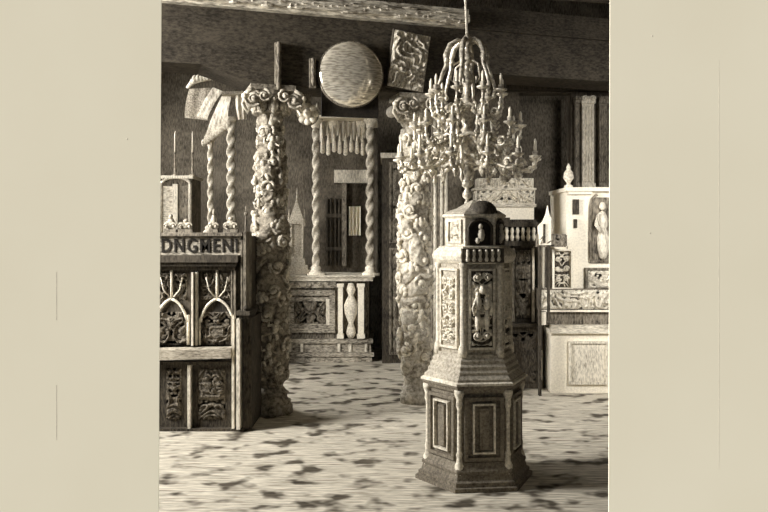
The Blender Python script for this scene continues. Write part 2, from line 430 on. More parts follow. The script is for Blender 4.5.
b = MB(); b.add([(f.X(xl_), -.02, f.Z(348)), (f.X(233), -.02, f.Z(346)), (f.X(233), -.10, f.Z(347.5)), (f.X(xl_), -.10, f.Z(349.5)),
       (f.X(xl_), -.02, f.Z(360)), (f.X(233), -.02, f.Z(357)), (f.X(233), -.10, f.Z(356.5)), (f.X(xl_), -.10, f.Z(360.5))],
      [(0, 3, 2, 1), (4, 5, 6, 7), (3, 7, 6, 2), (0, 1, 5, 4), (0, 4, 7, 3), (1, 2, 6, 5)])
b.build('seat_rail', M_worn, stall)
b = MB(); f.box(b, xl_, 233, 361, 364, -.05, .04); b.build('seat_moulding', M_dark, stall)
for (xa, xb, sd) in ((160, 187, 3), (192, 231, 6), (120, 155, 9)):
    b = MB(); f.box(b, xa, xb, 364, 428, .015, .045); pn = b.build('lower_panel', M_dark, stall)
    b = MB(); b.relief(f.X(xa + 6), f.X(xb - 6), f.Z(420), f.Z(368), .015, .045, sd, 13)
    cx = (xa + xb) / 2 + 2
    if sd != 3:
        for q in range(5): b.scroll((f.X(cx - 6 + 3 * q), -.01, f.Z(378 + 6 * (q % 3))), .035, 1.1, q, .011, (-1) ** q)
    b.build('carving', M_oak, pn, True)
b = MB(); f.box(b, 188.5, 191.5, 362, 430, -.04, .04); b.build('stile', M_pale, stall)
b = MB(); f.box(b, xl_, 244, 427.5, 430, -.05, .06); b.build('plinth', M_dark, stall)
b = MB(); f.box(b, 242, 243.6, 240, 310, -.06, .1); f.box(b, 245, 247.5, 232, 310, -.08, .2); b.tube([(f.X(247), -.05, f.Z(232)), (f.X(247), -.05, f.Z(206))], [.012, .003], 6)
b.ball((f.X(247), -.05, f.Z(214)), .018, 7); po = b.build('end_post', M_mid, stall)
b = MB(); f.box(b, 238.5, 252, 310, 314, -.12, .3); f.box(b, 241, 250, 314, 318, -.09, .3); b.ball((f.X(248), -.1, f.Z(307)), .022, 8); b.build('arm_rest', M_dark, stall)
b = MB(); f.box(b, 233, 235.4, 318, 427, -.06, .06); f.box(b, 238.2, 241.8, 318, 427, -.09, .06); b.build('end_stile', M_pale, stall)
b = MB(); f.box(b, 243, 252, 318, 428, -.02, .5); b.build('end_panel', M_dark, stall)

# ------------------------------------------------------------------ twisted posts helper
def twist(b, x, y, z0, z1, r, pitch=.16, amp=.3, ph=0):
    k = max(20, int((z1 - z0) / .012))
    prof = [(r, z0 + (z1 - z0) * i / k) for i in range(k + 1)]
    b.lathe(prof, 16, Matrix.Translation((x, y, 0)), fn=lambda q, a, z: q * (1 + amp * math.cos(2 * a - 2 * PI * z / pitch + ph)))

# ------------------------------------------------------------------ canopied altar in the far bay
f = Fr(320, 10.05)
alt = thing('canopied_altar', 'panelled altar chest with twisted posts and fringed canopy between the two carved pillars', 'altar', f.loc)
b = MB(); f.box(b, 268, 369, 281, 340, .05, .95); b.build('chest', M_mid, alt)
b = MB(); f.box(b, 266, 373, 338.5, 343, -.04, 1); f.box(b, 267, 371, 343, 352, .0, 1); f.box(b, 266, 374, 352, 356, -.06, 1); f.box(b, 267, 372, 356, 362, -.03, 1)
pl = b.build('plinth', M_midh, alt)
for px in (290, 302, 339, 350, 366):
    b = MB(); f.box(b, px - 1.3, px + 1.3, 343.5, 351.5, -.03, .02); b.build('block', M_pale, pl)
b = MB(); f.box(b, 266, 373, 277, 281, -.05, 1); f.box(b, 265, 375, 275.5, 277, -.08, 1)
b.build('table_slab', M_paleh, alt)
b = MB(); b.frame(f.X(284), f.X(335), f.Z(333), f.Z(290), .07, .0, .07); b.frame(f.X(289.5), f.X(330), f.Z(328), f.Z(297.5), .05, .02, .06)
pf = b.build('coffered_panel', M_midh, alt)
b = MB(); b.relief(f.X(294), f.X(326), f.Z(324), f.Z(301), .05, .05, 4, 9); b.build('carving', M_mid, pf, True)
b = MB(); f.box(b, 326, 329.5, 299, 325, .0, .05); b.build('reveal', M_pale, pf)
for px, w in ((340.5, 2.3), (361, 3)):
    b = MB(); f.box(b, px - w, px + w, 286, 338, -.05, .05); f.box(b, px - w - 1, px + w + 1, 283.5, 287, -.07, .05); f.box(b, px - w - 1, px + w + 1, 334, 338, -.07, .05)
    b.build('pilaster', M_stone, alt)
b = MB()
prof = [(.03, f.Z(338)), (.06, f.Z(333)), (.05, f.Z(328)), (.03, f.Z(323)), (.08, f.Z(313)), (.09, f.Z(305)), (.05, f.Z(298)), (.03, f.Z(295)), (.06, f.Z(290)), (.03, f.Z(283))]
b.lathe(prof, 16, Matrix.Translation((f.X(351), -.02, 0))); b.build('baluster', M_ivory, alt, True)
b = MB(); f.box(b, 283, 336, 282, 288, -.02, .06)
for q in range(3): b.ball((f.X(297 + 12 * q), -.03, f.Z(285)), (.04, .03, .03), 8)
b.build('frieze', M_midh, alt)
for px, y, r in ((315, .12, .038), (370, .12, .044)):
    b = MB(); twist(b, f.X(px), y, f.Z(270), f.Z(126), r, .18, .36)
    pst = b.build('twisted_post', M_grey, alt, True)
    b = MB(); b.lathe([(.085, f.Z(276)), (.085, f.Z(272.5)), (.06, f.Z(271)), (.065, f.Z(268)), (.045, f.Z(266))], 14, Matrix.Translation((f.X(px), y, 0)))
    b.box(f.X(px) - .1, f.X(px) + .12, y - .1, y + .1, f.Z(276), f.Z(273.5)); b.build('post_base', M_ivory, pst, True)
    b = MB(); b.lathe([(.045, f.Z(127)), (.06, f.Z(125)), (.05, f.Z(123)), (.09, f.Z(119.5)), (.095, f.Z(118))], 14, Matrix.Translation((f.X(px), y, 0))); b.build('capital', M_ivory, pst, True)
for px in (331, 361):
    b = MB(); b.lathe([(.035, f.Z(140)), (.04, f.Z(127)), (.05, f.Z(125.5)), (.085, f.Z(121)), (.09, f.Z(118))], 12, Matrix.Translation((f.X(px), .3, 0))); b.build('pendant_capital', M_ivory, alt, True)
b = MB(); f.box(b, 311, 377, 116, 118, -.02, 1.0); f.box(b, 312, 376, 114.8, 116, .02, 1.0)
rail = b.build('canopy_rail', M_stone, alt)
for px in (316.5, 377):
    b = MB(); b.lathe([(.03, f.Z(115)), (.02, f.Z(113)), (.03, f.Z(110)), (.012, f.Z(105)), (.004, f.Z(102))], 10, Matrix.Translation((f.X(px) if px < 350 else f.X(375), .06, 0))); b.build('finial', M_ivory, rail, True)
# fringed valance: a pleated cloth with long tassels
b = MB(); vs = []; fs = []; n = 90
for j in range(2):
    for i in range(n + 1):
        t = i / n; vs.append((f.X(318 + 49 * t), .26 + .03 * math.cos(t * 2 * PI * 9), f.Z(118.5 if j == 0 else 136 + 3 * math.cos(t * 2 * PI * 4))))
for i in range(n): fs.append((i, i + 1, n + 2 + i, n + 1 + i))
b.add(vs, fs); vs2 = [(x, y + .012, z) for x, y, z in vs]; b.add(vs2, [q[::-1] for q in fs]); val = b.build('valance', M_cloth, alt, True)
for i in range(8):
    px = 321 + 5.9 * i
    b = MB(); ln = 152 + 2 * math.sin(i * 2.1)
    b.lathe([(.012, f.Z(ln)), (.03, f.Z(ln - 1.5)), (.026, f.Z(142)), (.014, f.Z(136)), (.008, f.Z(131))], 9, Matrix.Translation((f.X(px), .24, 0))); b.build('tassel', M_ivory, val, True)
b = MB(); f.box(b, 311, 377, 118, 276, .92, 1.0); b.build('back_panel', M_walld, alt)
b = MB(); f.box(b, 330, 368, 164.5, 178.5, .82, .92); b.build('inner_lintel', M_pale, alt)
b = MB(); f.box(b, 338.5, 343.5, 178.5, 268, .80, .92); b.build('inner_post', M_mid, alt)
b = MB(); 
for py in (214, 250): f.box(b, 320, 340, py - 2, py + 2, .86, .92)
for px in (322, 326, 331, 335): f.box(b, px - .8, px + .8, 195, 268, .87, .92)
b.build('grille', M_dark, alt)
b = MB(); vs = []; fs = []; n = 40
for j in range(2):
    for i in range(n + 1):
        t = i / n; vs.append((f.X(345.5 + 13 * t), .85 + .02 * math.cos(t * 2 * PI * 3.5), f.Z(235.5 if j == 0 else 204)))
for i in range(n): fs.append((i, i + 1, n + 2 + i, n + 1 + i))
b.add(vs, fs); b.add([(x, y + .015, z) for x, y, z in vs], [q[::-1] for q in fs]); b.build('hanging_cloth', M_stone, alt, True)

# reliquary spire standing on the altar slab
g = Fr(293, 9.9); zt = f.Z(275.5) + .003
rel = thing('reliquary', 'slender pale pinnacled reliquary standing on the altar slab beside the stouter pillar', 'reliquary', (g.loc[0], 10.35, zt))
g = Fr(293, 10.35); dz = zt
b = MB(); b.box(-.2, .2, -.1, .1, 0, .06); b.box(-.15, .15, -.1, .1, .06, .12); b.box(-.115, .115, -.08, .08, .12, .2); b.build('foot', M_grey, rel)
b = MB(); b.frame(-.09, .09, .2, .68, .03, -.07, .07); b.box(-.06, .06, -.02, .06, .2, .68); b.build('body', M_grey, rel)
b = MB(); b.prism([(-.1, .68), (.1, .68), (.0, .98)], -.06, .06); b.tube([(0, 0, .9), (0, 0, 1.12)], [.015, .004], 6)
for sg in (-1, 1): b.tube([(sg * .1, -.04, .62), (sg * .1, -.04, .84)], [.018, .003], 6)
b.build('spire', M_grey, rel)

# ------------------------------------------------------------------ canopied bed in the left bay
f = Fr(215, 9.1)
bed = thing('tented_canopy', 'tent-roofed cloth canopy on two twisted posts, behind the lettered choir stall', 'canopy', f.loc)
b = MB(); b.box(f.X(150), f.X(244), .05, 1.0, 0, f.Z(236)); b.build('platform', M_mid, bed)
for px, y, r in ((201, .5, .03), (229.5, .1, .042)):
    b = MB(); twist(b, f.X(px), y, f.Z(330 if px < 0 else 234), f.Z(133 if px < 210 else 119), r, .15, .36); pst = b.build('twisted_post', M_grey, bed, True)
    b = MB(); b.lathe([(.09, f.Z(236)), (.09, f.Z(231)), (.06, f.Z(229)), (.07, f.Z(227)), (.045, f.Z(225))], 14, Matrix.Translation((f.X(px), y, 0))); b.build('post_base', M_grey, pst, True)
    z = f.Z(136 if px < 210 else 122); b = MB(); b.lathe([(.05, z), (.075, z + .05), (.06, z + .07)], 14, Matrix.Translation((f.X(px), y, 0))); b.build('capital', M_grey, pst, True)
b = MB(); b.tube([(f.X(179), .4, f.Z(81)), (f.X(186), .32, f.Z(76.5)), (f.X(194), .25, f.Z(74.5)), (f.X(215), .1, f.Z(73.5)), (f.X(243), -.05, f.Z(73.5))], [.02, .035, .045, .045, .045], 10)
for q in range(14): b.ball((f.X(190 + 4 * q), .02 + .02 * (14 - q) - .07, f.Z(74.5)), (.03, .03, .045), 7)
crest = b.build('crest_rail', M_cloth, bed, True)
for (px, py, r) in ((240, 83, .045), (244.5, 89, .04)):
    b = MB(); b.ball((f.X(px), -.05, f.Z(py)), r, 10); b.tube([(f.X(242), -.05, f.Z(75)), (f.X(px), -.05, f.Z(py))], .015, 6); b.build('bead_drop', M_grey, crest, True)
def sheet_(pts, nrm=.015, wav=5, amp=.012, nu=24, nv=40):
    """a slightly pleated cloth stretched over four corners a,b (top) and c,d (bottom)"""
    a, b_, c, d_ = [Vector(p) for p in pts]; vs = []; fs = []
    for j in range(nu + 1):
        for i in range(nv + 1):
            u = i / nv; v = j / nu
            p = a.lerp(b_, u).lerp(c.lerp(d_, u), v); p.y += amp * math.cos(u * 2 * PI * wav) - .05 * math.sin(v * PI)
            vs.append(p)
    for j in range(nu):
        for i in range(nv): q = j * (nv + 1) + i; fs.append((q, q + 1, q + nv + 2, q + nv + 1))
    m = MB(); m.add(vs, fs); m.add([v + Vector((0, nrm, 0)) for v in vs], [q[::-1] for q in fs]); return m
m = sheet_([(f.X(180), .42, f.Z(82)), (f.X(207), .28, f.Z(83)), (f.X(168), .75, f.Z(108)), (f.X(198), .5, f.Z(114))], wav=2, amp=.006); m.build('rear_roof_cloth', M_roof, bed, True)
m = sheet_([(f.X(208), .26, f.Z(83)), (f.X(219), .2, f.Z(88)), (f.X(187), .47, f.Z(110)), (f.X(199), .4, f.Z(114))], wav=2, amp=.002); m.build('roof_cloth_fold', M_cloth, bed, True)
m = sheet_([(f.X(219), .15, f.Z(94)), (f.X(230), .1, f.Z(94)), (f.X(195), .4, f.Z(138)), (f.X(225), .12, f.Z(122))], wav=4, amp=.0018); rc = m.build('front_roof_cloth', M_cloth, bed, True)
for i in range(9):
    t = i / 8; px = 197 + 27 * t; py = 139 - 14 * t
    b = MB(); b.ball((f.X(px), .36 - .24 * t, f.Z(py)), (.035, .03, .05), 8); b.build('fringe_tuft', M_grey, rc, True)
m = sheet_([(f.X(234), .06, f.Z(94)), (f.X(248), -.0, f.Z(94)), (f.X(237), .05, f.Z(119)), (f.X(246), .0, f.Z(119))], wav=2, amp=.02); m.build('curtain', M_pale, bed, True)
b = MB(); f.box(b, 222, 249, 91.5, 94.5, -.02, .25); b.build('curtain_rail', M_grey, bed)

# arched cupboard by the far left wall
f = Fr(175, 10.2)
ac = thing('arched_cupboard', 'tall grey arch-topped cupboard against the back wall above the choir stall', 'cupboard', f.loc)
b = MB(); f.box(b, 158, 191, 178, 358, .06, .55); b.build('carcass', M_mid, ac)
b = MB(); pts = [(160.5, 240), (160.5, 186)]
for i in range(9): a = PI - PI * i / 8; pts.append((175 + 14.5 * math.cos(a), 184 - 7 * math.sin(a)))
pts += [(189.5, 186), (189.5, 240)]
b.tube([(f.X(x), .03, f.Z(y)) for x, y in pts], .022, 7); b.build('arch_moulding', M_pale, ac, True)
for xa, xb in ((162.5, 172), (178, 187.5)):
    b = MB(); f.box(b, xa, xb, 186, 340, .03, .06); b.build('door', M_mid if xa > 170 else M_paleh, ac)
b = MB(); f.box(b, 172.5, 177.5, 184, 350, .0, .06); b.build('centre_stile', M_pale, ac)
b = MB(); f.box(b, 156, 193, 175.5, 178.5, -.0, .57); b.build('cornice', M_pale, ac)
for px in (170, 188):
    c = thing('candlestick', 'tall thin candlestick on the arched cupboard, the one %s' % ('nearer the picture edge' if px < 180 else 'nearer the cloth canopy'), 'candlestick', ((px - 384) * f.s, 10.45, f.Z(175.5)), 0, 'candlesticks on the arched cupboard')
    b = MB(); b.lathe([(.05, 0), (.05, .02), (.015, .04), (.02, .1), (.012, .14), (.014, .3), (.02, .32)], 12); b.build('stem', M_mid, c, True)
    b = MB(); b.lathe([(.014, .32), (.012, .56), (.003, .6)], 8); b.build('candle', M_cloth, c, True)
# little carved figures along the top of the stall
g = Fr(200, 6.75)
zt = Fr(200, 6.54).Z(232.5) + .002
for i, (px, h, w) in enumerate(((171, .12, .05), (186, .08, .06), (214, .16, .035), (231, .10, .06))):
    kind = ('small crouched carved figure', 'low carved shell crest', 'slim standing carved figure', 'squat carved leaf crest')[i]
    place = ('nearest the picture edge', 'second from the picture edge', 'below the twisted posts', 'beside the end post')[i]
    c = thing('carved_crest', '%s on top of the choir stall, %s' % (kind, place), 'carving', ((px - 384) * 6.58 / FPX, 6.58, zt), 0, 'crests on the choir stall')
    b = MB(); b.box(-w, w, -.03, .03, 0, .025); b.build('foot', M_mid, c)
    b = MB(); b.ball((0, 0, .02 + h * .4), (w * .75, .03, h * .42), 10); b.ball((0, -.005, .02 + h * .9), (w * .38, .022, h * .2), 8)
    b.scroll((-w * .6, -.02, .05), .03, 1.1, 0, .009, 1); b.scroll((w * .6, -.02, .05), .03, 1.1, PI, .009, -1); b.build('body', M_grey, c, True)

# ------------------------------------------------------------------ round mirror, relief panel, pendants on the lintel
def on_lintel(px, off):
    """point of the lintel's front face seen in column px, off metres in front of it"""
    # line: (x+1.04)*sin = (y-7.25)*cos ; shifted towards the eye by .16+off
    k = (px - 384) / FPX; n = Vector((math.sin(LA), -math.cos(LA))); p0 = Vector((-1.04, 7.25)) + n * (.16 + off)
    t = Vector((math.cos(LA), math.sin(LA)))
    d = (p0.y * t.x - p0.x * t.y) / (t.x - k * t.y)
    return k * d, d
x, d = on_lintel(351, .07); s = d / FPX; zc = EYE + (HOR - 74.5) * s; r = 33.5 * s
mir = thing('round_mirror', 'large round convex mirror hung on the dark lintel between the pillars', 'mirror', (x, d, zc), LA * .75)
prof = []; 
b = MB(); k = 18; vs = []
Mx = Matrix.Rotation(PI / 2, 4, 'X')
b.lathe([(r * .975 * math.cos(i / k * PI / 2 * .98), .075 * math.sin(i / k * PI / 2 * .98)) for i in range(k + 1)], 64, Mx); b.build('glass', mirror_mat(), mir, True)
b = MB(); b.lathe([(r * .96, -.05), (r * 1.0, -.05), (r * 1.0, .0), (r * .99, .012), (r * .97, .012), (r * .965, -.0)], 64, Mx); b.build('rim', M_mid, mir, True)
b = MB(); b.box(-29 * s, 29 * s, .03, .065, -42 * s, -8 * s); b.build('backboard', M_letter, mir)
x, d = on_lintel(405, .06); s = d / FPX
rp = thing('relief_panel', 'rectangular carved relief panel hung tilted on the lintel beside the round mirror', 'panel', (x, d, 2.95), LA)
Mx = Matrix.Rotation(math.radians(7), 4, 'Y') @ Matrix.Rotation(math.radians(4), 4, 'X')
b = MB(); b.box(-20 * s, 20 * s, 0, .05, 0, 58 * s, Mx); b.build('board', M_dark, rp)
b = MB(); b.relief(-19 * s, 19 * s, 1 * s, 57 * s, -.002, .05, 31, 13, Mx, sym=False); b.build('carving', etch('ink_relief', 110, 236, V, mid=.5), rp, True)
for px, y0, y1, nm in ((278.5, 42, 94, 'long'), (313, 58, 88, 'short')):
    x, d = on_lintel(px, .05); s = d / FPX
    c = thing('hanging_bracket', '%s carved wooden bracket on the lintel %s' % (nm, 'above the stouter pillar' if nm == 'long' else 'next to the round mirror'), 'bracket', (x, d, EYE + (HOR - y1) * s), LA, 'brackets on the lintel')
    b = MB(); h = (y1 - y0) * s; b.box(-3 * s, 3 * s, 0, .05, 0, h); b.build('back_plate', M_mid, c)
    b = MB(); b.lathe([(.008, .02), (.022, .06), (.014, h * .4), (.026, h * .6), (.014, h * .8), (.024, h * .95), (.01, h)], 12, Matrix.Translation((0, -.01, 0))); b.build('spindle', M_mid, c, True)
x, d = on_lintel(307.5, .0); s = d / FPX
ro = thing('rosette_boss', 'round pale carved rosette hanging under the lintel beside the stouter pillar', 'rosette', (x, d + .02, EYE + (HOR - 114) * s), 0)
b = MB()
for i in range(8): a = i * PI / 4; b.ball((7.5 * s * math.cos(a), -.02, 7.5 * s * math.sin(a)), (4 * s, .03, 4 * s), 8)
b.ball((0, -.045, 0), (4.5 * s, .035, 4.5 * s), 10); b.build('petals', M_ivory, ro, True)
b = MB(); b.lathe([(11 * s, .0), (11 * s, .03)], 24, Matrix.Rotation(PI / 2, 4, 'X') @ Matrix.Translation((0, 0, -.03))); b.build('disc', M_mid, ro)
b = MB(); b.box(-.03, .03, .0, .04, 9 * s, 20.5 * s); b.build('hanger', M_mid, ro)

# ------------------------------------------------------------------ dark cupboard behind the second pillar, and the pale pier
f = Fr(405, 9.9)
dc = thing('panelled_cupboard', 'tall dark panelled cupboard behind the slimmer pillar, right of the altar', 'cupboard', f.loc)
b = MB(); b.box(f.X(382), f.X(436), .05, .9, 0, f.Z(156)); b.build('carcass', M_dark, dc)
b = MB(); f.box(b, 380.5, 438, 153, 158, -.03, .9); b.build('cornice', M_pale, dc)
for xa, xb in ((389, 402), (405, 432)):
    for ya, yb in ((162, 243), (248, 355)):
        b = MB(); b.frame(f.X(xa), f.X(xb), f.Z(yb), f.Z(ya), .03, .01, .05); f.box(b, xa + 2, xb - 2, ya + 2, yb - 2, .03, .05); dr = b.build('door', M_mid, dc)
        b = MB(); b.relief(f.X(xa + 4), f.X(xb - 4), f.Z(yb - 6), f.Z(ya + 6), .03, .04, xa, 9); b.build('carving', M_mid, dr, True)
f = Fr(439, 8.7)
pier = thing('clustered_pier', 'plain pale pier of upright mouldings behind the slimmer pillar and chandelier', 'pier', f.loc)
b = MB(); f.box(b, 432, 447, 120, 378, .0, .2); b.build('shaft', M_mid, pier)
for px in (435, 441.5, 446):
    b = MB(); b.tube([(f.X(px), -.0, f.Z(376)), (f.X(px), -.0, f.Z(122))], .018, 8); b.build('colonnette', M_pale, pier, True)
b = MB(); f.box(b, 430, 449, 112, 122, -.05, .22); b.build('capital', M_pale, pier)
b = MB(); b.box(f.X(430), f.X(449), -.05, .22, 0, .12); b.build('base', M_mid, pier)

# ------------------------------------------------------------------ dark right partition with a doorway and fluted pilasters
f = Fr(560, 9.15)
b = MB(); y = 9.2
b.box((448 - 384) * f.s, (520 - 384) * f.s, y, y + .2, 0, 4.0); b.box((572 - 384) * f.s, XR, y, y + .2, 0, 4.0)
b.box((520 - 384) * f.s, (572 - 384) * f.s, y, y + .2, f.Z(92), 4.0); b.box((520 - 384) * f.s, (572 - 384) * f.s, y + .5, y + .6, 0, f.Z(92))
struct(b.build('wall_right_partition', M_walld))
b = MB(); f.box(b, 505, 640, 82, 91, -.08, .05); ob = struct(b.build('trim_5', M_dark)); ob.location = f.loc
for px, w, lab in ((576.5, 1.9, 'narrow dark'), (587, 6, 'broad pale'), (602, 4, 'slim grey')):
    m_ = {1.9: M_mid, 4: M_mid, 6: M_pale}[w]
    c = thing('fluted_pilaster', '%s fluted pilaster on the dark wall above the white carved pulpit' % lab, 'pilaster', ((px - 384) * f.s, 9.1, f.Z(189)), 0, 'pilasters above the pulpit')
    h = f.Z(100) - f.Z(189); W = w * f.s
    b = MB(); b.box(-W, W, 0, .09, .06, h - .05)
    for q in range(4): b.tube([(-W + W * 2 * (q + .5) / 4, 0, .08), (-W + W * 2 * (q + .5) / 4, 0, h - .08)], W * .2, 6)
    b.build('shaft', m_, c)
    b = MB(); b.box(-W * 1.15, W * 1.15, -.03, .09, h - .05, h + .03); b.scroll((-W * .7, -.04, h), W * .5, 1.2, 0, .012); b.scroll((W * .7, -.04, h), W * .5, 1.2, PI, .012, -1); b.build('capital', m_, c)
    b = MB(); b.box(-W * 1.15, W * 1.15, -.03, .09, 0, .06); b.build('base', m_, c)

# ------------------------------------------------------------------ white carved pulpit on the right
f = Fr(590, 8.07)
pu = thing('carved_pulpit', 'white carved pulpit with carved band and sunk panels at the right edge', 'pulpit', f.loc)
RX = 655
b = MB(); f.box(b, 551, RX, 333, 393, .0, 1.0); ch = b.build('lower_chest', M_stone, pu)
b = MB(); f.box(b, 549, RX, 328.5, 333, -.05, 1.0); f.box(b, 551, RX, 325, 328.5, -.02, 1.0); b.build('cornice', M_paleh, pu)
b = MB(); b.frame(f.X(568), f.X(607), f.Z(384), f.Z(341), .022, -.035, .0); fr_ = b.build('sunk_panel', M_pale, pu)
b = MB(); f.box(b, 570, 605, 343.5, 382, -.012, 0); b.build('panel_field', M_pale, fr_)
b = MB(); b.frame(f.X(614), f.X(650), f.Z(384), f.Z(341), .022, -.035, .0); b.build('sunk_panel', M_pale, pu)
b = MB(); f.box(b, 541, RX, 311, 325, .06, 1.0); b.build('recess', M_mid, pu)
b = MB(); f.box(b, 541, 546, 311, 325, -.0, .06); f.box(b, 541, RX, 309.5, 312, -.0, .08); b.build('ledge', M_stone, pu)
b = MB(); f.box(b, 540, RX, 289, 310, .0, .9); bd = b.build('carved_band', M_mid, pu)
b = MB(); b.relief(f.X(540.5), f.X(612), f.Z(309), f.Z(290), .0, .055, 17, 11, sym=False, res=.009); b.relief(f.X(612), f.X(RX), f.Z(309), f.Z(290), .0, .055, 19, 11, sym=False, res=.012); b.build('carving', M_pale, bd, True)
b = MB(); f.box(b, 569, RX, 190, 290, .1, .9); f.box(b, 546, 570, 246, 290, .1, .9); b.build('upper_body', M_stone, pu)
b = MB(); f.box(b, 567, RX, 187, 191, .04, .9); f.box(b, 570, 594, 191, 194, .06, .9); b.build('upper_cornice', M_stone, pu)
b = MB(); f.box(b, 575, 581, 199, 214, .075, .11); f.box(b, 576, 579, 219, 228, .075, .11); b.build('niche_slot', M_dark, pu)
b = MB(); f.box(b, 547, 549.6, 246, 288, .05, .1); f.box(b, 550.6, 552, 246, 288, .08, .12); b.build('corner_strip', M_dark, pu)
b = MB(); b.frame(f.X(553.5), f.X(574), f.Z(290), f.Z(249), .02, .04, .1); f.box(b, 555, 572, 251, 289, .085, .1); pn = b.build('lattice_panel', M_stone, pu)
b = MB(); f.box(b, 556, 571, 252, 288, .078, .088); b.build('ground', M_dark, pn)
b = MB(); b.relief(f.X(556), f.X(571), f.Z(288), f.Z(252), .09, .05, 23, 16, res=.006)
for sg in (-1, 1):
    for q in range(3): b.scroll((f.X(563.5 + sg * 4), .06, f.Z(259 + 10 * q)), .03, 1.2, 0, .01, sg)
b.build('carving', M_ivory, pn, True)
b = MB(); pts = [(592.5, 262), (592.5, 206), (594, 199), (599, 194)] 
b.tube([(f.X(x), .08, f.Z(y)) for x, y in pts] , .014, 6); b.tube([(f.X(592.5), .08, f.Z(262)), (f.X(640), .08, f.Z(262))], .014, 6); ar = b.build('arched_panel', M_mid, pu)
b = MB(); f.box(b, 594.5, 640, 197, 261, .085, .11); b.build('ground', M_mid, ar)
b = MB(); cx = 604
b.ball((f.X(cx), .06, f.Z(206)), (.035, .035, .045), 10); b.ball((f.X(cx), .07, f.Z(222)), (.06, .04, .12), 10); b.ball((f.X(cx + 1), .07, f.Z(243)), (.065, .045, .18), 10)
b.tube([(f.X(cx - 4), .05, f.Z(214)), (f.X(cx - 7), .03, f.Z(225)), (f.X(cx - 2), .02, f.Z(232))], .02, 7); b.build('relief_figure', M_pale, ar, True)
b = MB(); b.frame(f.X(587), f.X(640), f.Z(290), f.Z(268), .02, .06, .1); f.box(b, 589, 638, 270, 289, .085, .1); pn = b.build('framed_panel', M_mid, pu)
b = MB(); b.relief(f.X(590), f.X(625), f.Z(289), f.Z(271), .085, .04, 29, 13, res=.008); b.build('carving', M_paleh, pn, True)

# stone urn on the pulpit's corner
c = thing('stone_urn', 'small pale lidded urn standing on the corner of the white pulpit top', 'urn', ((571.5 - 384) * f.s, 8.2, f.Z(187)))
b = MB(); b.lathe([(.045, 0), (.045, .02), (.02, .035), (.02, .05), (.055, .1), (.045, .15)], 14); b.build('body', M_ivory, c, True)
b = MB(); b.lathe([(.05, .15), (.02, .19), (.025, .21), (.004, .25)], 12); b.build('lid', M_ivory, c, True)

# ------------------------------------------------------------------ dark cabinet, casket and chair between pedestal and pulpit
f = Fr(505, 8.3)
cb = thing('dark_cabinet', 'near-black cabinet with spindle gallery standing behind the hexagonal pedestal', 'cabinet', f.loc)
b = MB(); b.box(f.X(468), f.X(534), .05, .6, 0, f.Z(246)); b.build('carcass', M_dark, cb)
b = MB(); f.box(b, 497, 538, 222, 227, -.06, .16); f.box(b, 499, 536, 219.5, 222, -.02, .15); f.box(b, 502, 510, 217.5, 219.5, -.0, .14); b.build('gallery_rail', M_dark, cb)
b = MB(); f.box(b, 497, 538, 241, 246, -.06, .6); b.build('shelf', M_dark, cb)
b = MB(); f.box(b, 499, 535, 227, 241, .1, .14); b.build('gallery_back', M_letter, cb)
for i in range(7):
    px = 501 + 5.4 * i
    b = MB(); b.lathe([(.012, f.Z(241)), (.022, f.Z(237)), (.012, f.Z(234)), (.02, f.Z(231)), (.011, f.Z(227))], 10, Matrix.Translation((f.X(px), -.02, 0))); b.build('spindle', M_stone, cb, True)
for px, m_ in ((509, M_pale), (513.5, M_mid), (533.5, M_pale)):
    b = MB(); f.box(b, px - 1.1, px + 1.1, 248, 322, .0, .06); b.build('stile', m_, cb)
b = MB(); f.box(b, 516, 531, 250, 318, .03, .06); b.relief(f.X(516.5), f.X(530.5), f.Z(316), f.Z(252), .03, .045, 37, 11); b.build('carved_door', M_mid, cb, True)
b = MB(); f.box(b, 496, 543, 323, 326, -.08, .6); b.box(f.X(498), f.X(543), .0, .6, 0, f.Z(326)); lw = b.build('lower_cupboard', M_dark, cb)
b = MB(); f.box(b, 539.5, 542, 350, 380, -.02, .02); b.build('edge_strip', M_pale, lw)
b = MB(); b.relief(f.X(510), f.X(536), f.Z(384), f.Z(332), .0, .03, 41, 8); b.build('carving', M_dark, lw, True)
f2 = Fr(503, 8.55); zb = Fr(505, 8.3).Z(241) + .002
ck = thing('tiered_casket', 'pale two-tier casket with carved bands, on top of the near-black cabinet', 'casket', (f2.loc[0], 8.55, zb))
Zl = lambda py: f2.Z(py) - zb
b = MB(); b.box(f2.X(477), f2.X(534), .0, .3, 0, Zl(207)); b.build('lower_tier', M_stone, ck)
b = MB(); b.box(f2.X(474), f2.X(536), -.03, .3, Zl(207), Zl(204)); b.box(f2.X(474), f2.X(536), -.03, .3, Zl(190), Zl(188)); b.build('moulding', M_paleh, ck)
b = MB(); b.box(f2.X(476), f2.X(535), .0, .3, Zl(204), Zl(190)); b.relief(f2.X(477), f2.X(534), Zl(203), Zl(191), .0, .03, 51, 14, res=.008); b.build('carved_drawer', M_pale, ck)
b = MB(); b.box(f2.X(478), f2.X(534), .02, .3, Zl(188), Zl(178)); b.relief(f2.X(479), f2.X(533), Zl(187.5), Zl(179), .02, .03, 55, 14, res=.008); b.build('carved_top', M_pale, ck)
f3 = Fr(546, 7.95)
chh = thing('high_backed_chair', 'narrow chair back with white pointed finial between near-black cabinet and white pulpit', 'chair', (f3.loc[0], 7.92, 0))
b = MB(); b.prism([(f3.X(x), f3.Z(y)) for x, y in ((538, 226), (543, 221), (546, 214), (547.6, 205.5), (549, 214), (551, 218), (551, 245), (539, 245))], .02, .06); b.build('finial', M_stone, chh)
b = MB(); f3.box(b, 543, 545, 224, 243, .005, .03); b.build('slot', M_dark, chh)
b = MB(); b.box(f3.X(538.5), f3.X(541), 0, .06, 0, f3.Z(245)); b.build('post', M_dark, chh)
